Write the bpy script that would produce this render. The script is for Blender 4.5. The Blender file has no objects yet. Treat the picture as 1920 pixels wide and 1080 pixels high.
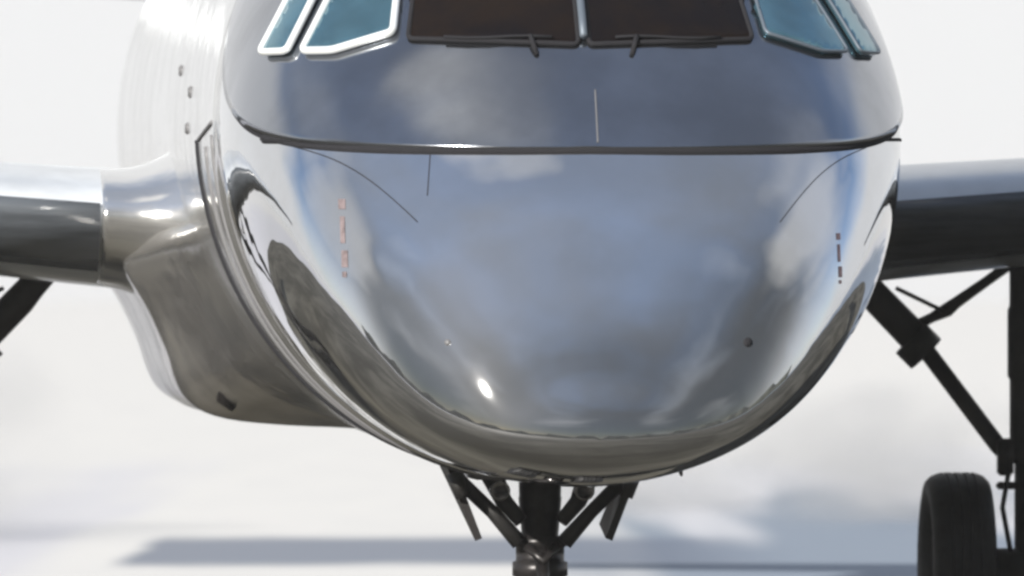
import bpy, bmesh, math, random
from mathutils import Vector, Matrix
random.seed(7)
R = math.radians
S = bpy.context.scene
C = S.collection

# ---------------------------------------------------------------- camera
cam_d = bpy.data.cameras.new('camera'); cam = bpy.data.objects.new('camera', cam_d); C.objects.link(cam)
cam.location = (0, 0, 1.7); cam.rotation_euler = (R(90), 0, 0)
cam_d.sensor_width = 36; cam_d.lens = 36*21150/1920
cam_d.clip_start = 0.5; cam_d.clip_end = 9000
cam_d.dof.use_dof = True; cam_d.dof.focus_distance = 44.0; cam_d.dof.aperture_fstop = 5.6
S.camera = cam

# ---------------------------------------------------------------- light
SUN_EL, SUN_AZ = 20.8, 30.5        # azimuth to the left of the line from aircraft to camera
sd = Vector((-math.sin(R(SUN_AZ))*math.cos(R(SUN_EL)), -math.cos(R(SUN_AZ))*math.cos(R(SUN_EL)), math.sin(R(SUN_EL))))
sun_d = bpy.data.lights.new('sun', 'SUN'); sun = bpy.data.objects.new('sun', sun_d); C.objects.link(sun)
sun_d.energy = 4.8; sun_d.angle = R(0.5); sun_d.color = (1, .955, .89)
sun.rotation_euler = sd.to_track_quat('Z', 'Y').to_euler()

W = bpy.data.worlds.new('World'); S.world = W; W.use_nodes = True
nt = W.node_tree; nt.nodes.clear(); N = nt.nodes.new; L = nt.links.new
out = N('ShaderNodeOutputWorld'); bg = N('ShaderNodeBackground'); L(bg.outputs[0], out.inputs[0])
bg.inputs[1].default_value = 0.11
sky = N('ShaderNodeTexSky'); sky.sky_type = 'NISHITA'; sky.sun_disc = False
sky.sun_elevation = R(SUN_EL); sky.sun_rotation = math.atan2(sd.x, sd.y)
sky.dust_density = .5; sky.ozone_density = 3.0
tc = N('ShaderNodeTexCoord')
def mth(op, a, b=None, clamp=False, nt=nt):
    n = nt.nodes.new('ShaderNodeMath'); n.operation = op; n.use_clamp = clamp
    for i, v in enumerate((a, b)):
        if v is None: continue
        if isinstance(v, (int, float)): n.inputs[i].default_value = v
        else: nt.links.new(v, n.inputs[i])
    return n.outputs[0]
def smooth(v, a, b, nt=nt):
    n = nt.nodes.new('ShaderNodeMapRange'); n.interpolation_type = 'SMOOTHSTEP'
    nt.links.new(v, n.inputs['Value']); n.inputs['From Min'].default_value = a; n.inputs['From Max'].default_value = b
    return n.outputs[0]
def mixc(f, a, b, nt=nt):
    n = nt.nodes.new('ShaderNodeMix'); n.data_type = 'RGBA'
    if isinstance(f, (int, float)): n.inputs[0].default_value = f
    else: nt.links.new(f, n.inputs[0])
    for i, v in ((6, a), (7, b)):
        if isinstance(v, tuple): n.inputs[i].default_value = (*v, 1)
        else: nt.links.new(v, n.inputs[i])
    return n.outputs[2]
sep = N('ShaderNodeSeparateXYZ'); L(tc.outputs['Generated'], sep.inputs[0])
# a bank of white cloud low on the far side, broken cloud elsewhere
nz = N('ShaderNodeTexNoise'); nz.inputs['Scale'].default_value = 2.3; nz.inputs['Detail'].default_value = 2.5; nz.inputs['Roughness'].default_value = .4
mp = N('ShaderNodeMapping'); mp.inputs['Scale'].default_value = (1, 1, 2.2); mp.inputs['Location'].default_value = (3.1, .4, .9)
L(tc.outputs['Generated'], mp.inputs[0]); L(mp.outputs[0], nz.inputs['Vector'])
broken = mth('MULTIPLY', smooth(nz.outputs[0], .50, .80), .25)
def puff(d, size, soft, amount):            # one cloud added in direction d for the nose's reflection
    dt = nt.nodes.new('ShaderNodeVectorMath'); dt.operation = 'DISTANCE'
    L(tc.outputs['Generated'], dt.inputs[0]); dt.inputs[1].default_value = Vector(d).normalized()
    v = mth('ADD', dt.outputs['Value'], mth('MULTIPLY', mth('SUBTRACT', nz.outputs[0], .5), .6))
    return mth('MULTIPLY', smooth(v, size, size-soft), amount)
for d, sz, sf, am in (((-.29, -.02, .955), .30, .26, 1.0), ((-.14, -.1, .98), .24, .2, .5), ((-.66, .28, .66), .46, .4, .45), ((-.90, 0, .45), .40, .34, .5), ((.84, .02, .55), .42, .30, .62), ((.86, -.1, .42), .22, .2, .3)):
    broken = mth('MAXIMUM', broken, puff(d, sz, sf, am))
bank_in = mth('SUBTRACT', sep.outputs[1], mth('MULTIPLY', sep.outputs[2], 1.1))
bank = smooth(mth('ADD', bank_in, mth('MULTIPLY', nz.outputs[0], .5)), -.05, .60)
side = mth('MULTIPLY', smooth(mth('SUBTRACT', mth('ABSOLUTE', sep.outputs[0]), sep.outputs[2]), .35, .95), smooth(sep.outputs[1], -.5, 0))
low = smooth(mth('ABSOLUTE', sep.outputs[2]), .40, .0)
cloud = mth('MAXIMUM', broken, mth('MAXIMUM', bank, mth('MULTIPLY', side, .75)), True)
cloud = mth('MAXIMUM', cloud, mth('MULTIPLY', smooth(sep.outputs[2], .45, .85), .20))
CLOUD = (4.98, 5.0, 5.03)
grey = mth('MULTIPLY', smooth(mth('ADD', sep.outputs[2], mth('MULTIPLY', mth('SUBTRACT', nz.outputs[0], .5), .55)), 1.0, .38), smooth(sep.outputs[1], .25, -.25))
gcol = mixc(smooth(sep.outputs[2], .50, .08), mixc(smooth(sep.outputs[0], -.45, .25), (1.25, 1.26, 1.24), (.50, .51, .49)), (.30, .30, .27))
base = mixc(mth('MULTIPLY', grey, .92), sky.outputs[0], gcol)
L(mixc(cloud, base, CLOUD), bg.inputs[0])

S.view_settings.view_transform = 'Standard'; S.view_settings.look = 'None'
S.view_settings.exposure = 0.72; S.view_settings.gamma = 1
S.render.engine = 'CYCLES'
S.cycles.pixel_filter_type = 'BLACKMAN_HARRIS'; S.cycles.filter_width = 2.8   # the softness of a long lens in cold air

# ---------------------------------------------------------------- materials
def mat(name, col, rough=.5, metal=0.0, coat=0.0, noise=0.0, nscale=4.0, bump=0.0, bscale=2.0, spec=.5, rnoise=0.0, stretch=(1,1,1), col2=None):
    m = bpy.data.materials.new(name); m.use_nodes = True
    t = m.node_tree; b = t.nodes['Principled BSDF']
    b.inputs['Base Color'].default_value = (*col, 1); b.inputs['Roughness'].default_value = rough
    b.inputs['Metallic'].default_value = metal; b.inputs['Coat Weight'].default_value = coat
    b.inputs['Coat Roughness'].default_value = .045; b.inputs['Specular IOR Level'].default_value = spec
    c = t.nodes.new('ShaderNodeTexCoord'); mpn = t.nodes.new('ShaderNodeMapping'); t.links.new(c.outputs['Object'], mpn.inputs[0])
    mpn.inputs['Scale'].default_value = stretch
    if noise or rnoise:
        n = t.nodes.new('ShaderNodeTexNoise'); n.inputs['Scale'].default_value = nscale; n.inputs['Detail'].default_value = 7
        n.inputs['Roughness'].default_value = .62
        t.links.new(mpn.outputs[0], n.inputs['Vector'])
        f = smooth(n.outputs[0], .38, .68, t)
        if noise:
            dk = col2 or tuple(v*(1-noise) for v in col)
            t.links.new(mixc(f, tuple(col), dk, t), b.inputs['Base Color'])
        if rnoise:
            t.links.new(mth('ADD', mth('MULTIPLY', f, rnoise, nt=t), rough, nt=t), b.inputs['Roughness'])
    if bump:
        n2 = t.nodes.new('ShaderNodeTexNoise'); n2.inputs['Scale'].default_value = bscale; n2.inputs['Detail'].default_value = 3
        t.links.new(mpn.outputs[0], n2.inputs['Vector'])
        bp = t.nodes.new('ShaderNodeBump'); bp.inputs['Strength'].default_value = 1; bp.inputs['Distance'].default_value = bump
        t.links.new(n2.outputs[0], bp.inputs['Height']); t.links.new(bp.outputs[0], b.inputs['Normal'])
        t.links.new(bp.outputs[0], b.inputs['Coat Normal'])
    return m
M = {}
M['silver'] = mat('silver_paint', (.66, .672, .695), .028, .975, .0, .22, 1.6, .008, 1.4, rnoise=.0, col2=(.60, .605, .61))
M['panel'] = mat('dark_glare_paint', (.335, .352, .385), .11, .975, .0, .25, 1.4, .008, 1.2, rnoise=.06)
M['white'] = mat('white_aircraft_paint', (.37, .37, .36), .22, .25, .4, .20, 1.3, .004, 2.0)
M['belly'] = mat('belly_paint', (.43, .42, .39), .45, 0, .3, .25, 2.4, .004, 2.0)
M['wing'] = mat('wing_paint', (.60, .63, .66), .30, .30, .3, .18, 2.0, .003, 2.0)
M['boot'] = mat('black_rubber_boot', (.085, .095, .108), .26, 0, 0, .4, 3.0, .004, 5.0, stretch=(.5, 1, 4))
M['black'] = mat('black_gear_paint', (.026, .025, .024), .5, .2, 0, .4, 9.0)
M['strut'] = mat('dark_oily_strut', (.035, .032, .032), .36, .5, 0, .5, 12.0)
M['chrome'] = mat('worn_chrome', (.30, .29, .29), .25, .9, 0, .3, 12.0)
M['tyre'] = mat('tyre_rubber', (.014, .014, .015), .62, 0, 0, .5, 16.0, .004, 22.0)
M['polish'] = mat('polished_aluminium', (.74, .74, .735), .13, .90, 0, .12, 1.5, .016, 2.6, rnoise=.08)
M['bellymetal'] = mat('duller_aluminium', (.68, .665, .645), .16, .90, 0, .20, 2.2, .022, 2.2, rnoise=.08)
M['seam'] = mat('seam_sealant', (.022, .022, .025), .9, spec=.1)
M['softseam'] = mat('faded_seam_sealant', (.13, .13, .135), .5)
M['frame'] = mat('sunlit_window_frame', (.86, .88, .87), .30, .35, .5)  # lit copy for the left frames, sunlight put into the colour
M['dimframe'] = mat('shaded_frame_and_post', (.12, .145, .175), .55, .3)  # same metal, shade of the right side put into the colour; also centre post
M['dark_glass'] = mat('dark_windscreen', (.006, .005, .006), .06, 0, 0, .5, 3.0, col2=(.012, .008, .006), spec=.05)
M['side_glass'] = mat('blue_tinted_glass', (.13, .27, .33), .10, .75, .3, .3, 3.0)
M['hollow'] = mat('dark_inlet_duct', (.17, .175, .185), .30, .7, 0, .6, 2.5)
M['red'] = mat('faded_red_stencil', (.35, .275, .27), .3, .55, 0, .4, 30.0)
M['dred'] = mat('dark_red_stencil', (.22, .14, .145), .35, .45, 0, .4, 30.0)
M['lens'] = mat('lamp_lens', (.85, .85, .8), .1, 0, .6)

# ---------------------------------------------------------------- mesh helpers
def link(name, bm, m, parent=None, sm=True):
    bmesh.ops.recalc_face_normals(bm, faces=bm.faces)
    me = bpy.data.meshes.new(name); bm.to_mesh(me); bm.free()
    if sm:
        for p in me.polygons: p.use_smooth = True
    o = bpy.data.objects.new(name, me); C.objects.link(o)
    me.materials.append(m)
    if parent: o.parent = parent
    return o
def solid(o, th, off=-1):
    md = o.modifiers.new('solid', 'SOLIDIFY'); md.thickness = th; md.offset = off; return o
def sharp(o, a=35):
    md = o.modifiers.new('edges', 'EDGE_SPLIT'); md.split_angle = R(a); return o
def grid(bm, rows, closed=False):
    vs = [[bm.verts.new(p) for p in r] for r in rows]
    n = len(rows[0])
    for i in range(len(rows)-1):
        for j in range(n if closed else n-1):
            q = (vs[i][j], vs[i][(j+1) % n], vs[i+1][(j+1) % n], vs[i+1][j])
            q2 = []
            for v in q:
                if all((v.co-w.co).length > 1e-6 for w in q2): q2.append(v)
            if len(q2) > 2:
                try: bm.faces.new(q2)
                except ValueError: pass
    return vs
def tube(bm, pts, rad, seg=12, caps=True):
    pts = [Vector(p) for p in pts]
    rads = rad if isinstance(rad, (list, tuple)) else [rad]*len(pts)
    rings = []; prev = None
    for i, p in enumerate(pts):
        d = (pts[min(i+1, len(pts)-1)]-pts[max(i-1, 0)]).normalized()
        if prev is None:
            a = Vector((0, 0, 1)) if abs(d.z) < .9 else Vector((1, 0, 0)); u = d.cross(a).normalized()
        else: u = (prev-d*prev.dot(d)).normalized()
        prev = u; v = d.cross(u)
        rings.append([p+(u*math.cos(2*math.pi*k/seg)+v*math.sin(2*math.pi*k/seg))*rads[i] for k in range(seg)])
    vs = grid(bm, rings, True)
    if caps: bm.faces.new(vs[0]); bm.faces.new(vs[-1])
def lathe(bm, prof, centre, axis='X', seg=48):
    rings = []
    for k in range(seg):
        a = 2*math.pi*k/seg; r = []
        for (h, rr) in prof:
            c, s = rr*math.cos(a), rr*math.sin(a)
            v = {'X': (h, c, s), 'Y': (c, h, s), 'Z': (c, s, h)}[axis]
            r.append(Vector(centre)+Vector(v))
        rings.append(r)
    rings.append(rings[0])
    grid(bm, rings); bmesh.ops.remove_doubles(bm, verts=bm.verts, dist=1e-5)
def box(bm, c, s, rot=None, bev=0.0):
    r = bmesh.ops.create_cube(bm, size=1.0)
    vv = r['verts']
    for v in vv: v.co = Vector((v.co.x*s[0], v.co.y*s[1], v.co.z*s[2]))
    if bev:
        es = list({e for v in vv for e in v.link_edges})
        rb = bmesh.ops.bevel(bm, geom=es, offset=bev, segments=2, affect='EDGES'); vv = list({v for f in rb['faces'] for v in f.verts} | {v for v in vv if v.is_valid})
    for v in vv:
        if rot: v.co = rot @ v.co
        v.co += Vector(c)
def pchip(xs, ys):
    n = len(xs); h = [xs[i+1]-xs[i] for i in range(n-1)]; d = [(ys[i+1]-ys[i])/h[i] for i in range(n-1)]
    m = [d[0]]+[0 if d[i-1]*d[i] <= 0 else 2*d[i-1]*d[i]/(d[i-1]+d[i]) for i in range(1, n-1)]+[d[-1]]
    def f(x):
        if x <= xs[0]: return ys[0]
        if x >= xs[-1]: return ys[-1]
        i = 0
        while xs[i+1] < x: i += 1
        t = (x-xs[i])/h[i]
        return ((2*t**3-3*t*t+1)*ys[i]+(t**3-2*t*t+t)*h[i]*m[i]+(-2*t**3+3*t*t)*ys[i+1]+(t**3-t*t)*h[i]*m[i+1])
    return f

# ---------------------------------------------------------------- the ground
def ground_mat():
    m = bpy.data.materials.new('snow_ground'); m.use_nodes = True; t = m.node_tree; b = t.nodes['Principled BSDF']
    b.inputs['Roughness'].default_value = .75; b.inputs['Specular IOR Level'].default_value = .2
    g = t.nodes.new('ShaderNodeNewGeometry'); s = t.nodes.new('ShaderNodeSeparateXYZ'); t.links.new(g.outputs['Position'], s.inputs[0])
    def noise(sc, det, scale=(1, 1, 1)):
        mpn = t.nodes.new('ShaderNodeMapping'); mpn.inputs['Scale'].default_value = scale
        t.links.new(g.outputs['Position'], mpn.inputs[0])
        n = t.nodes.new('ShaderNodeTexNoise'); n.inputs['Scale'].default_value = sc; n.inputs['Detail'].default_value = det
        t.links.new(mpn.outputs[0], n.inputs['Vector']); return n.outputs[0]
    n1 = mth('SUBTRACT', noise(.55, 4, (1, .35, 1)), .5, nt=t)
    n2 = noise(1.4, 5, (1, .12, 1))
    x, y = s.outputs[0], s.outputs[1]
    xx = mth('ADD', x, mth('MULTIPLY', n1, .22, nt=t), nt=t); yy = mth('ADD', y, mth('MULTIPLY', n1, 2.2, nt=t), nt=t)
    # grey-blue band, a shadow-like tone painted into the snow colour
    shadow_strip = mth('MULTIPLY', smooth(yy, 67.9, 70.8, t), smooth(yy, 78.6, 75.0, t), nt=t)
    shadow_strip = mth('MULTIPLY', shadow_strip, smooth(xx, -2.52, -2.30, t), nt=t)
    shadow_strip = mth('MULTIPLY', shadow_strip, smooth(xx, 1.9, .9, t), nt=t)
    # bluish-grey patches at the right, a paler one at the left
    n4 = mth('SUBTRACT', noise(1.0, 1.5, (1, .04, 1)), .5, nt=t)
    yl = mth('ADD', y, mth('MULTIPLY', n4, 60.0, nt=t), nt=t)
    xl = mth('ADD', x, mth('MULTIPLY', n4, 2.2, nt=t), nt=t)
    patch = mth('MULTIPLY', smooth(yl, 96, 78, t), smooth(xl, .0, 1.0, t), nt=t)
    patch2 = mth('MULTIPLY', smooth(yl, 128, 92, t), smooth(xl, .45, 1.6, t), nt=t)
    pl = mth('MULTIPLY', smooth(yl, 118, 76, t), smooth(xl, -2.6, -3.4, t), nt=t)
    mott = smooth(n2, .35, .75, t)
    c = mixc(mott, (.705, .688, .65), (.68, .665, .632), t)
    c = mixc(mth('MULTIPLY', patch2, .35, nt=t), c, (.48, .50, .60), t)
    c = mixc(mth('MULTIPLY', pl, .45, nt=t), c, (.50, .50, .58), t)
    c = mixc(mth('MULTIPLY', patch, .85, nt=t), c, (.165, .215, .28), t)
    c = mixc(mth('MULTIPLY', shadow_strip, .85, nt=t), c, (.135, .162, .215), t)
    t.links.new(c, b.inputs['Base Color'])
    return m
def struct(name, bm, m):
    o = link(name, bm, m, None, False); o['kind'] = 'structure'; return o
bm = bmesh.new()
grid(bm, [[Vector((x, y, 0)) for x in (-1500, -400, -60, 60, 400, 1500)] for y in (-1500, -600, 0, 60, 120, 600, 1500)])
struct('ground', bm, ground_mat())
bm = bmesh.new()
grid(bm, [[Vector((x, y, .004)) for x in (-80, -8, 8, 80)] for y in (-140, 0, 30, 63.5)])
struct('apron', bm, mat('dark_asphalt', (.062, .058, .048), .92, 0, 0, .45, .45, .003, 30.0, spec=.08, col2=(.14, .132, .11)))

# unseen ridge added behind the camera to darken the horizon mirrored in the nose
bm = bmesh.new(); rows = []
for i in range(241):
    a = R(-95+190*i/240); h = 8.5+2.2*math.sin(i*.37)+1.0*math.sin(i*.83+2)
    r = []
    for (d, k) in ((140, 0), (143, .55), (150, 1.0), (162, .9), (185, 0)):
        r.append(Vector((math.sin(a)*(d+random.uniform(-1, 1)), -math.cos(a)*d+30, h*k*random.uniform(.93, 1.0)-.02)))
    rows.append(r)
grid(bm, rows); struct('added_ridge', bm, mat('added_ridge_dark', (.075, .078, .058), .9, 0, 0, .5, .25))

# ---------------------------------------------------------------- the aircraft
air = bpy.data.objects.new('aircraft', None); C.objects.link(air)
air.location = (.330, 42.3, 0); air.rotation_euler = (0, 0, math.atan(.068))
air['label'] = 'silver nosed aircraft parked facing the camera on its landing gear'
air['category'] = 'aircraft'
# own frame: +x to the picture's right, +y (t) aft from the nose tip
import bisect
TZ = 1.13
_zt = pchip([math.sqrt(a) for a in (0, .05, .1, .2, .35, .5, .68, .88, 1.2, 1.6, 2.0, 2.4, 2.8, 3.3, 14, 20)],
            [TZ, 1.345, 1.515, 1.76, 2.06, 2.25, 2.45, 2.66, 2.90, 3.17, 3.41, 3.59, 3.71, 3.78, 3.90, 3.90])
_zw = pchip([0, .1, .5, 1, 1.7, 2.7, 14, 20], [TZ, 1.18, 1.62, 2.02, 2.27, 2.36, 2.48, 3.1])
_zb2 = pchip([2.0, 14, 20], [.93, 1.08, 2.7])
_w2 = pchip([2.7, 14, 20], [1.332, 1.332, .45])
def sec(t):
    w = 1.332*math.sqrt(max(0, 1-(1-min(t, 2.7)/2.7)**3.3)) if t < 2.7 else _w2(t)
    zb = TZ-(TZ-.93)*math.sqrt(max(0, 1-(1-t/2)**4)) if t < 2 else _zb2(t)
    return w, _zt(math.sqrt(t)), _zw(t), zb
NE = 2.0
def P(t, th, off=0):
    w, zt, zw, zb = sec(t)
    c, s = math.cos(th), math.sin(th)
    x = w*math.copysign(abs(c)**(2/NE), c); k = abs(s)**(2/NE)
    p = Vector((x, t, zw+(zt-zw)*k if s >= 0 else zw-(zw-zb)*k))
    if off: p = p+nrm(t, th)*off
    return p
def nrm(t, th):
    t = max(t, .004); e = 1e-3
    a = P(t+e, th)-P(t-e, th); b = P(t, th+e)-P(t, th-e)
    n = b.cross(a)
    if n.length < 1e-12: return Vector((0, -1, 0))
    n.normalize()
    w, zt, zw, zb = sec(t)
    c = Vector((0, t+.6, zw))
    return n if n.dot(P(t, th)-c) > 0 else -n
def theta_z(t, z):       # angle (right side) at which the section reaches height z
    w, zt, zw, zb = sec(t)
    if z >= zw: return math.asin(min(1, max(0, (z-zw)/max(1e-6, zt-zw)))**(NE/2))
    return -math.asin(min(1, max(0, (zw-z)/max(1e-6, zw-zb)))**(NE/2))
def inside(x, z, t):
    w, zt, zw, zb = sec(t)
    if w < 1e-6: return False
    h = (zt-zw) if z >= zw else (zw-zb)
    return (abs(x)/w)**NE+(abs(z-zw)/max(1e-6, h))**NE <= 1
_fc = {}
def F(x, z, off=0):      # front-facing skin point above (x, z)
    if not off and (x, z) in _fc: return _fc[(x, z)].copy()
    lo, hi = 0.0, 3.2
    for _ in range(24):
        m_ = (lo+hi)/2
        if inside(x, z, m_): hi = m_
        else: lo = m_
    p = Vector((x, hi, z))
    if off:
        w, zt, zw, zb = sec(hi)
        h = (zt-zw) if z >= zw else (zw-zb)
        th = math.atan2(math.copysign((min(1, abs(z-zw)/h))**(NE/2), z-zw), math.copysign((min(1, abs(x)/w))**(NE/2), x))
        p += nrm(hi, th)*off
    else: _fc[(x, z)] = p.copy()
    return p

TCUT = 2.62
NS = 144
def ring_t(a, b, n, pw=1):
    return [a+(b-a)*((i/(n-1))**pw) for i in range(n)]
# nose cone: the whole forward shell
bm = bmesh.new()
ts = ring_t(0.00001, TCUT, 70, 2.0)
grid(bm, [[P(t, 2*math.pi*k/NS) for k in range(NS)] for t in ts], True)
nose = link('nose_cone', bm, M['silver'], air); nose['label'] = 'polished silver nose cone reflecting the sky'
# fuselage behind it, left 12 mm proud so that the joint shows as a lip
bm = bmesh.new()
ts = [TCUT-.02]+ring_t(TCUT+.004, 20, 70, 1.3)
rows = [[P(t, 2*math.pi*k/NS, .012 if i else 0.0) for k in range(NS)] for i, t in enumerate(ts)]
vs = grid(bm, rows, True); bm.faces.new(vs[-1])
fus = link('fuselage', bm, M['polish'], air); fus['label'] = 'bright polished metal fuselage side'
# cockpit section: raised shell over the top of the nose, with rounded lower corners
ZS = 2.222
def zb_shell(t):
    base = ZS+.055*min(1, max(0, (t-.5)/1.1))
    if t > .55:
        d = min(1, (t-.55)/2.03); base += .30*d*d+.34*(1-math.sqrt(max(0, 1-d**4)))
    return base
lo, hi = .3, .8
for _ in range(40):
    m_ = (lo+hi)/2
    if sec(m_)[1] > ZS: hi = m_
    else: lo = m_
T0 = hi
ts = [T0+.0005]+[T0+(2.58-T0)*(i/60)**1.5 for i in range(1, 40)]
ts += [ts[-1]+(2.58-ts[-1])*math.sin(math.pi/2*i/34) for i in range(1, 35)]
rows = []; K = 72; edge = []
for t in ts:
    th = theta_z(t, zb_shell(t)); edge.append((t, th))
    rows.append([P(t, th+(math.pi-2*th)*(.5-.5*math.cos(math.pi*k/K)) if False else th+(math.pi-2*th)*k/K, .020) for k in range(K+1)])
bm = bmesh.new(); grid(bm, rows)
ck = link('cockpit_section', bm, M['panel'], air); solid(ck, .03); ck['label'] = 'dark steel blue panel under the windscreen'
# black seal under its edge
loop = [P(t, th-.012, -.003) for t, th in reversed(edge)]+[P(t, math.pi-th+.012, -.003) for t, th in edge]
bm = bmesh.new()
rad = []
for p in loop:
    a = abs(p.x); rad.append(.018 if a < .8 else (.018-.008*min(1, (a-.8)/.4)))
tube(bm, loop, rad, 10)
link('seal', bm, M['seam'], air)
th0 = edge[-1][1]
bm = bmesh.new(); tube(bm, [P(2.595, th0+(math.pi-2*th0)*k/60, .006) for k in range(61)], .011, 8)
link('seam', bm, M['softseam'], air)

# ---- windows
def rounded(poly, r=.035, n=5):
    res = []
    m_ = len(poly)
    for i in range(m_):
        a, b, c = Vector(poly[i-1]), Vector(poly[i]), Vector(poly[(i+1) % m_])
        r1 = min(r, (a-b).length*.4, (c-b).length*.4)
        p, q = b+(a-b).normalized()*r1, b+(c-b).normalized()*r1
        for k in range(n+1):
            u = k/n; res.append((1-u)**2*p+2*u*(1-u)*b+u*u*q)
    return res
def resample(pts, step=.03, closed=True):
    o_ = []
    n = len(pts)
    for i in range(n if closed else n-1):
        a, b = pts[i], pts[(i+1) % n]; k = max(1, int((b-a).length/step))
        for j in range(k): o_.append(a.lerp(b, j/k))
    return o_
def patch(name, poly, m, parent, off, th, r=.022):
    pts = resample(rounded(poly, r), .05)
    bm = bmesh.new(); f = bm.faces.new([bm.verts.new((p[0], 0, p[1])) for p in pts])
    bmesh.ops.triangulate(bm, faces=[f])
    for _ in range(6):
        es = [e for e in bm.edges if (F(e.verts[0].co.x, e.verts[0].co.z)-F(e.verts[1].co.x, e.verts[1].co.z)).length > .07]
        if es:
            bmesh.ops.subdivide_edges(bm, edges=es, cuts=1); bmesh.ops.triangulate(bm, faces=bm.faces[:])
    for v in bm.verts: v.co = F(v.co.x, v.co.z, off)
    o = link(name, bm, m, parent); return solid(o, th)
def frame(name, poly, m, parent, rad, off=.03, r=.022, wide=None):
    pts = resample(rounded(poly, r), .03)
    l3 = [F(p[0], p[1], off) for p in pts]
    bm = bmesh.new(); l3.append(l3[0]); l3.append(l3[1]); tube(bm, l3, rad, 10, False)
    return link(name, bm, m, parent)
WS = [(-.655, 2.635), (-.02, 2.612), (-.02, 3.12), (-.565, 3.10)]
SW1 = [(-1.035, 2.590), (-.93, 2.588), (-.705, 2.655), (-.635, 3.06), (-.79, 3.05)]
SW2 = [(-1.175, 2.590), (-1.085, 2.588), (-.855, 3.03), (-.945, 3.02)]
for s in (-1, 1):
    mir = lambda poly: [(-s*x, z) for x, z in poly]
    g = patch('windscreen_pane', mir(WS), M['dark_glass'], air, .030, .02)
    frame('frame', mir(WS), M['seam'], g, .010, .028)
    g = patch('side_window', mir(SW1), M['side_glass'], air, .040, .02)
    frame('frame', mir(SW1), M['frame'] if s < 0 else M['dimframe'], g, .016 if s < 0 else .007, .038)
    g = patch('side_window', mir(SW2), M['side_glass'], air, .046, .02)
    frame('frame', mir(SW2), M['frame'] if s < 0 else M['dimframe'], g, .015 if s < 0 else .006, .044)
    # wiper parked along the sill
    bm = bmesh.new()
    tube(bm, [F(s*x, 2.628+.004*math.sin(i*1.3), .045) for i, x in enumerate((.12, .20, .28, .36, .44, .52))], .006, 8)
    tube(bm, [F(s*.18, 2.575, .024), F(s*.19, 2.60, .04), F(s*.20, 2.63, .05)], .010, 8)
    link('wiper', bm, M['seam'], air)
bm = bmesh.new()
tube(bm, [F(0, z, .045) for z in (2.63, 2.70, 2.8, 2.9, 3.0, 3.1, 3.16)], .016, 8)
link('centre_post', bm, M['dimframe'], air)

# ---- panel seams on the nose
def seam(pts, rad=.004, m='softseam', name='seam', parent=None):
    bm = bmesh.new(); tube(bm, pts, rad, 6); return link(name, bm, M[m], parent or air)
def line(x0, z0, x1, z1, bow=0, n=16, off=.001):
    return [F(x0+(x1-x0)*k/n, z0+(z1-z0)*k/n+bow*math.sin(math.pi*k/n), off) for k in range(n+1)]
seam(line(-1.10, 2.24, -.66, 1.95, .05), .002, 'seam')
seam(line(1.10, 2.24, .72, 1.95, .05), .002, 'seam')
seam(line(-.60, 2.23, -.62, 2.05), .002, 'seam')
seam([P(T0+.015+.2*k/20, math.pi/2-.03, .022) for k in range(19)], .0035, 'softseam')
def arc(t, a0, a1, off=.013, n=40):
    return [P(t, R(a0+(a1-a0)*k/n), off) for k in range(n+1)]
seam(arc(4.15, 183, 262), .014, 'seam')
seam(arc(4.30, 196, 262), .007, 'softseam')
seam(arc(3.35, 184, 262), .010, 'softseam')
seam([P(2.66+.0*k, R(182+80*k/40), .014) for k in range(41)], .010, 'softseam')
seam([P(2.66+1.4*k/12, R(180+3*k/12), .013) for k in range(13)], .010, 'softseam')
# waterline joint of the nose, with its dark hinge slots toward the near end
for s in (0, 1):
    pts, rr = [], []; te = 1.25 if s == 0 else 2.0
    for k in range(91):
        t = .50+(te-.50)*k/90; th = theta_z(t, ZS+.035+.02*min(1, t/1.5))
        r = .008
        if s == 0 and (.70 < t < .84 or .94 < t < 1.20): r = .020
        pts.append(P(t, th if s else math.pi-th, -.003)); rr.append(r*min(1, (te-t)/.03+.05))
    bm = bmesh.new(); tube(bm, pts, rr, 8); link('waterline_seal', bm, M['seam'], air)
# stencils, static ports, probes
bmark = [(0, .175, .030, .045), (0, .06, .020, .12), (.006, -.07, .026, .075), (.004, -.14, .018, .025)]
def stencil(x0, z0, m, k):
    bm = bmesh.new()
    for (dx, dz, w, h) in [[v*k for v in b] for b in bmark]:
        rows = [[F(x0+dx-w/2+w*i/3, z0+dz-h/2+h*j/3, .0016) for i in range(4)] for j in range(4)]
        grid(bm, rows)
    o = link('stencil_mark', bm, M[m], air); return o
stencil(-.935, 1.87, 'red', .85); stencil(.955, 1.80, 'dred', .55)
for (x, z) in ((.575, 1.495), (-.56, 1.495)):
    bm = bmesh.new(); p = F(x, z, 0); n = (F(x, z, 1)-p).normalized()
    tube(bm, [p-n*.01, p+n*.005, p+n*.007], [.020, .018, .004] if x > 0 else [.013, .012, .003], 16); link('static_port', bm, M['seam'] if x > 0 else M['softseam'], air)
for (t, a) in ((2.3, -57), (2.35, -69)):
    p = P(t, R(a)); n = nrm(t, R(a)); bm = bmesh.new()
    tube(bm, [p-n*.02, p+n*.055, p+n*.075+Vector((0, .04, 0))], [.016, .010, .006], 8); link('antenna', bm, M['strut'], air)
for (t, a) in ((6.3, 171), (5.0, 175), (5.2, 181)):
    bm = bmesh.new(); p = P(t, R(a), .012); box(bm, p, (.02, .09, .05), None, .006); link('drain_port', bm, M['softseam'], air)

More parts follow.
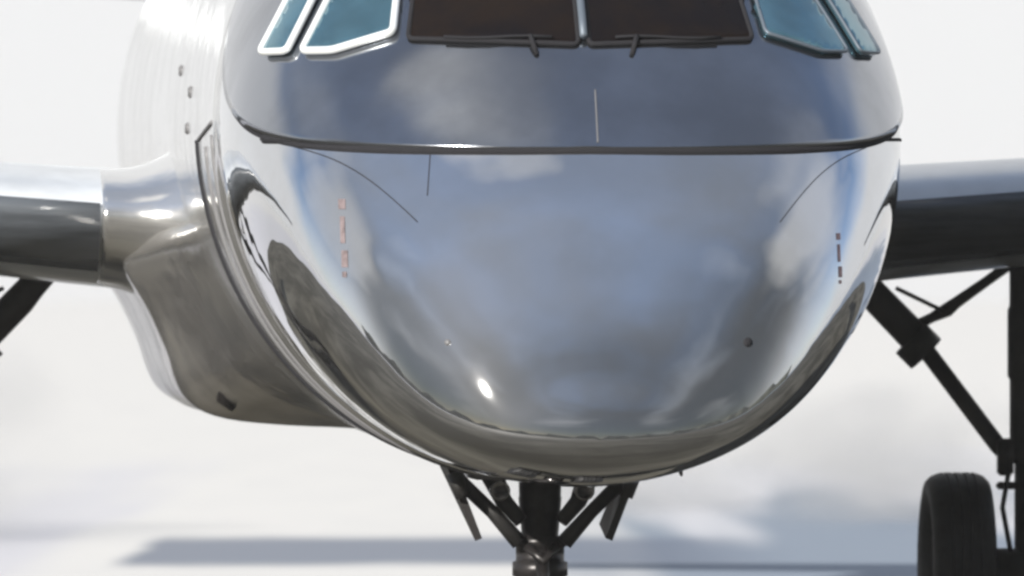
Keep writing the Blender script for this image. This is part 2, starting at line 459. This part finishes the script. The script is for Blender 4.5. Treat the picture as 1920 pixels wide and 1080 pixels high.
# ---- wings
def airfoil(n=26):
    # (chord fraction, half thickness) with round leading edge
    up, lo = [], []
    for i in range(n+1):
        u = (1-math.cos(math.pi*i/n))/2
        yt = 5*(.2969*math.sqrt(u)-.1260*u-.3516*u*u+.2843*u**3-.1036*u**4)
        cam_ = .10*u*(1-u)
        up.append((u, yt+cam_)); lo.append((u, -yt*1.05+cam_))
    return up, lo
def wing(s):
    up, lo = airfoil()
    st = []
    for i in range(25):
        x = 1.30+(9.8-1.30)*(i/24)**1.2
        f = (x-1.30)/8.5
        st.append((x, 6.75+.5*f, 3.25*(1-.55*f), 2.015+math.tan(R(4.5))*(x-1.6), .158-.04*f))
    def pt(x, le, ch, z0, tk, u, v, grow=0):
        inc = R(3.2)
        cy, cz = u*ch, v*ch*tk
        return Vector((s*x, le+cy*math.cos(inc)+cz*math.sin(inc), z0-cy*math.sin(inc)+cz*math.cos(inc)))
    bm = bmesh.new()
    prof = list(reversed(up))+lo[1:]
    vs = grid(bm, [[pt(*q, u, v) for u, v in prof] for q in st])
    bm.faces.new(vs[-1])
    w = link('wing', bm, M['wing'], air)
    # rubber de-icing boot wrapped round the leading edge, from outboard of the root glove
    upb = [(u, v) for u, v in up if u < .014]; lob = [(u, v) for u, v in lo if u < .16]
    prof = list(reversed(upb))+lob[1:]
    st2 = []
    for i in range(20):
        x = 1.66+(9.75-1.66)*i/19
        f = (x-1.30)/8.5
        st2.append((x, 6.75+.5*f-.010, 3.25*(1-.55*f), 2.015+math.tan(R(4.5))*(x-1.6), .158-.04*f))
    bm = bmesh.new(); rows = []
    for q in st2:
        r = []
        for u, v in prof:
            r.append(pt(q[0], q[1]-.004, q[2], q[3]+.010*(1 if v > 0 else -1)*min(1, abs(v)*6), q[4], u, v))
        rows.append(r)
    grid(bm, rows)
    b = link('deicing_boot', bm, M['boot'], w); solid(b, .006, 0)
    # flap seam under the wing and a flap hinge fairing
    bm = bmesh.new()
    tube(bm, [pt(*q, .72, lo[16][1]-.02) for q in st[1:18]], .012, 6); link('flap_seam', bm, M['softseam'], w)
    return w
wing(-1); wing(1)

# ---- belly fairing with open duct mouths each side of the keel
FO = [(-1.30, 1.98), (-1.50, 1.93), (-1.57, 1.82), (-1.45, 1.63), (-1.365, 1.45), (-1.325, 1.31), (-1.27, 1.21), (-1.14, 1.135), (-.85, 1.105), (-.53, 1.095), (-.25, 1.06), (0, 1.05)]
def smoothpoly(pts, it=2):
    for _ in range(it):
        o_ = [pts[0]]
        for a, b in zip(pts[:-1], pts[1:]):
            o_.append((a[0]*.75+b[0]*.25, a[1]*.75+b[1]*.25)); o_.append((a[0]*.25+b[0]*.75, a[1]*.25+b[1]*.75))
        o_.append(pts[-1]); pts = o_
    return pts
fo = smoothpoly(FO)
full = fo+[(-x, z) for x, z in reversed(fo[:-1])]
cz = 2.1
def fo_ring(t, k, inset=0.0):
    r = []
    for x, z in full:
        v = Vector((x, z-cz)); l = v.length; v *= (l*k-inset)/l
        r.append(Vector((v.x, t, v.y+cz)))
    return r
def fus_hit(x, z, t):           # fuselage skin in the direction of (x, z) from the fairing's axis
    lo, hi = 0.0, 3.0
    w, zt, zw, zb = sec(t)
    for _ in range(26):
        m_ = (lo+hi)/2; px_, pz = x*m_, cz+(z-cz)*m_
        h = (zt-zw) if pz >= zw else (zw-zb)
        if (abs(px_)/w)**NE+(abs(pz-zw)/h)**NE <= 1: lo = m_
        else: hi = m_
    return lo
rows = []
for i in range(37):
    u = i/36; t = 4.7+2.25*u; r = []
    g = .12*u+.88*u**3.4
    for x, z in full:
        k0 = fus_hit(x, z, t)
        kk = (k0-.02)*(1-g)+1.0*g if k0 < 1.03 else 1.0-.02*(1-g)
        r.append(Vector((x*kk, t, cz+(z-cz)*kk)))
    rows.append(r)
rows += [fo_ring(6.985, 1.004), fo_ring(7.03, 1.006), fo_ring(7.12, 1.006), fo_ring(7.5, 1.0), fo_ring(9.5, 1.0), fo_ring(11, .99), fo_ring(12.2, .95), fo_ring(13.2, .86)]
bm = bmesh.new(); grid(bm, rows)
fair = link('belly_fairing', bm, M['bellymetal'], air)
for s in (-1, 1):
    bm = bmesh.new()
    tube(bm, [(s*1.13, 6.70, 1.30), (s*1.13, 6.78, 1.22), (s*1.08, 6.80, 1.18)], [.018, .028, .020], 12)
    link('drain_mast', bm, M['strut'], fair)
# wing root glove
for s in (-1, 1):
    up, lo = airfoil(); prof = list(reversed(up))+lo[1:]; rows = []
    for i in range(25):
        f = i/24; x = 1.10+.55*f; g = (1-f)**2.4
        ch = 3.25*(1-.55*max(0, x-1.3)/8.5)+.25*g; z0 = 2.015+math.tan(R(4.5))*(x-1.6); le = 6.752-.24*g
        tk = .158*(.985+1.25*g); inc = R(3.2)
        r = []
        for u, v in prof:
            cy, cz_ = u*ch, v*ch*tk
            r.append(Vector((s*x, le+cy*math.cos(inc)+cz_*math.sin(inc), z0-cy*math.sin(inc)+cz_*math.cos(inc))))
        rows.append(r)
    bm = bmesh.new(); vs = grid(bm, rows); bm.faces.new(vs[-1]); link('wing_root_glove', bm, M['polish'], air)

# ---- tail (above the frame, but it throws its shadow and stands behind)
bm = bmesh.new()
def slab(bm, a, b, c, d, th):
    n = (b-a).cross(d-a).normalized()*th/2
    m1 = [bm.verts.new(p+n) for p in (a, b, c, d)]; m2 = [bm.verts.new(p-n) for p in (a, b, c, d)]
    bm.faces.new(m1); bm.faces.new(m2[::-1])
    for i in range(4): bm.faces.new((m1[i], m1[(i+1) % 4], m2[(i+1) % 4], m2[i]))
slab(bm, Vector((0, 14.6, 3.7)), Vector((0, 19.3, 3.5)), Vector((0, 20.4, 6.8)), Vector((0, 18.6, 6.8)), .22)
link('tail_fin', bm, M['white'], air, False)
for s in (-1, 1):
    bm = bmesh.new()
    slab(bm, Vector((s*.2, 17.4, 3.3)), Vector((s*.2, 19.5, 3.3)), Vector((s*3.4, 19.6, 3.5)), Vector((s*3.4, 18.5, 3.5)), .16)
    link('tailplane', bm, M['wing'], air, False)

# ---- main gear
def gear_wheel(cx, cy, cz_, rad, w, parent):
    h = w/2
    prof = [(-h*.62, rad*.60), (-h*.86, rad*.68), (-h, rad*.82), (-h*.96, rad*.91), (-h*.80, rad*.965), (-h*.60, rad*.99)]
    for gx in (-.42, -.14, .14, .42):
        prof += [(h*(gx-.05), rad), (h*(gx-.045), rad-.012), (h*(gx+.045), rad-.012), (h*(gx+.05), rad)]
    prof += [(h*.60, rad*.99), (h*.80, rad*.965), (h*.96, rad*.91), (h, rad*.82), (h*.86, rad*.68), (h*.62, rad*.60)]
    bm = bmesh.new(); lathe(bm, prof, (cx, cy, cz_)); ty = link('tyre', bm, M['tyre'], parent); sharp(ty, 50)
    bm = bmesh.new(); lathe(bm, [(-h*.55, .001), (-h*.55, rad*.25), (-h*.35, rad*.5), (-h*.66, rad*.62), (h*.66, rad*.62), (h*.35, rad*.5), (h*.55, rad*.25), (h*.55, .001)], (cx, cy, cz_))
    link('rim', bm, M['strut'], parent)
for s in (-1, 1):
    g = bpy.data.objects.new('main_landing_gear', None); C.objects.link(g); g.parent = air
    X, T = 2.64, 9.0
    def q(x, z, t=T): return Vector((s*x, t, z))
    bm = bmesh.new()
    tube(bm, [q(X, 1.95), q(X, 1.62), q(X, 1.60), q(X, 1.30), q(X, 1.28), q(X, .98), q(X, .97), q(X, .90)], [.085, .085, .094, .094, .084, .084, .098, .098], 20)
    tube(bm, [q(X, .92), q(X, .40)], .062, 18)
    link('strut', bm, M['black'], g)
    bm = bmesh.new()
    tube(bm, [q(1.80, 1.82), q(1.90, 1.71), q(1.955, 1.645), q(2.14, 1.455), q(2.165, 1.43)], [.060, .066, .072, .075, .060], 14)
    tube(bm, [q(2.10, 1.47, T-.04), q(2.17, 1.40, T-.04)], .098, 14)
    tube(bm, [q(2.14, 1.46), q(2.50, .985), q(2.56, .93)], [.040, .040, .046], 12)
    link('side_brace', bm, M['black'], g)
    bm = bmesh.new()
    tube(bm, [q(2.13, 1.53), q(2.20, 1.565), q(2.27, 1.60), q(2.31, 1.632), q(2.45, 1.73), q(2.56, 1.81)], [.026, .024, .034, .028, .024, .026], 10)
    tube(bm, [q(2.03, 1.70, T-.05), q(2.25, 1.595, T-.03)], .010, 8)
    link('lock_link', bm, M['black'], g)
    bm = bmesh.new()
    box(bm, q(X-.11, .93, T-.05), (.07, .10, .17), None, .01); box(bm, q(X-.10, .80, T-.05), (.10, .06, .035), None, .008)
    tube(bm, [q(X-.10, .86, T-.1), q(X-.13, .7, T-.12), q(X-.09, .50, T-.1)], .012, 8)
    tube(bm, [q(X, .95, T+.09), q(X, .72, T+.26), q(X, .48, T+.08)], [.03, .022, .03], 8)
    link('torque_link', bm, M['strut'], g)
    bm = bmesh.new(); tube(bm, [q(X-.40, .43), q(X-.17, .43), q(X-.15, .43), q(X+.15, .43), q(X+.17, .43), q(X+.40, .43)], [.05, .05, .085, .085, .05, .05], 18)
    link('axle', bm, M['black'], g)
    for d in (-1, 1): gear_wheel(s*(X+d*.325), T, .43, .43, .292, g)
# ---- nose gear
g = bpy.data.objects.new('nose_landing_gear', None); C.objects.link(g); g.parent = air
T = 3.2
def q(x, z, t=T): return Vector((x, t, z))
bm = bmesh.new()
tube(bm, [q(0, 1.3), q(0, .86), q(0, .855), q(0, .70), q(0, .695)], [.095, .085, .088, .074, .09], 22)
tube(bm, [q(0, .70), q(0, .66), q(0, .655), q(0, .60), q(0, .595), q(0, .54), q(0, .535), q(0, .47)], [.108, .112, .098, .098, .112, .112, .100, .100], 22)
link('strut', bm, M['strut'], g)
bm = bmesh.new(); tube(bm, [q(0, .5), q(0, .25)], .06, 18); link('piston', bm, M['chrome'], g)
for s in (-1, 1):
    bm = bmesh.new()
    tube(bm, [q(s*.355, .985, T-.05), q(s*.335, .93, T-.07), q(s*.20, .80, T-.10), q(s*.09, .675, T-.10)], [.030, .030, .028, .034], 12)
    tube(bm, [q(s*.20, .96, T-.02), q(s*.15, .84, T-.06), q(s*.08, .76, T-.08)], [.050, .036, .03], 10)
    link('drag_brace', bm, M['black'], g)
    # door plate hanging either side of the bay
    bm = bmesh.new()
    a, b = Vector((s*.375, 2.98, .985)), Vector((s*.262, 2.98, .69)); c, d = b+Vector((0, .34, .05)), a+Vector((0, .50, 0))
    slab(bm, a, b, c, d, .030)
    link('bay_door', bm, M['strut'] if s < 0 else M['black'], g, False)
    bm = bmesh.new(); tube(bm, [q(s*.36, .96, 2.95), q(s*.33, .86, 2.95)], [.036, .026], 10); link('door_hinge', bm, M['black'], g)
    gear_wheel(s*.19, T, .25, .25, .16, g)
    bm = bmesh.new(); lathe(bm, [(0, .001), (-.03, .03), (-.035, .04), (.02, .042), (.05, .03), (.05, .001)], (s*.17, T-.12, .885), 'Y', 20)
    link('taxi_lamp', bm, M['chrome'], g)
bm = bmesh.new(); tube(bm, [q(-.06, .66, T-.11), q(0, .60, T-.16), q(.06, .66, T-.11)], .02, 8)
tube(bm, [q(0, .62, T-.10), q(0, .47, T-.25), q(0, .33, T-.06)], [.03, .022, .03], 8)
link('torque_link', bm, M['strut'], g)
bm = bmesh.new(); tube(bm, [q(-.28, .25), q(.28, .25)], .04, 12); link('axle', bm, M['strut'], g)
# gear bay recess
bm = bmesh.new(); box(bm, Vector((0, 3.2, .985)), (.62, 1.1, .10), None, .02); link('gear_bay', bm, M['hollow'], g)

# ---- snow blown up behind the aircraft, and the thin frosty air
def volume_mat(name, dens, col=(1, 1, 1), aniso=.2, puffs=True):
    m = bpy.data.materials.new(name); m.use_nodes = True; t = m.node_tree; t.nodes.clear()
    o = t.nodes.new('ShaderNodeOutputMaterial'); v = t.nodes.new('ShaderNodeVolumePrincipled'); t.links.new(v.outputs[0], o.inputs['Volume'])
    v.inputs['Color'].default_value = (*col, 1); v.inputs['Anisotropy'].default_value = aniso
    v.inputs['Density'].default_value = dens
    if puffs:
        c = t.nodes.new('ShaderNodeTexCoord')
        l = t.nodes.new('ShaderNodeVectorMath'); l.operation = 'LENGTH'; t.links.new(c.outputs['Object'], l.inputs[0])
        n = t.nodes.new('ShaderNodeTexNoise'); n.inputs['Scale'].default_value = 1.9; n.inputs['Detail'].default_value = 3
        t.links.new(c.outputs['Object'], n.inputs['Vector'])
        f = smooth(mth('ADD', l.outputs['Value'], mth('MULTIPLY', mth('SUBTRACT', n.outputs[0], .5, nt=t), 1.5, nt=t), nt=t), .95, .15, t)
        t.links.new(mth('MULTIPLY', f, dens, nt=t), v.inputs['Density'])
    return m
pm = volume_mat('blown_snow', .20)
for (c, sz) in (((-4.9, 76, .3), (2.3, 7, 1.5)), ((2.75, 84, .35), (1.5, 6, .75)), ((.9, 88, .1), (1.6, 6, .55))):
    bm = bmesh.new(); bmesh.ops.create_icosphere(bm, subdivisions=4, radius=1.0)
    o = link('blowing_snow', bm, pm, None); o.location = c; o.scale = sz; o['kind'] = 'stuff'
bm = bmesh.new(); bmesh.ops.create_cube(bm, size=1.0)
hz = link('haze', bm, volume_mat('thin_frost_haze', .00033, (1, 1, 1), 0, False), None, False)
hz.scale = (3100, 3100, 11); hz.location = (0, 0, 4.5); hz['kind'] = 'stuff'
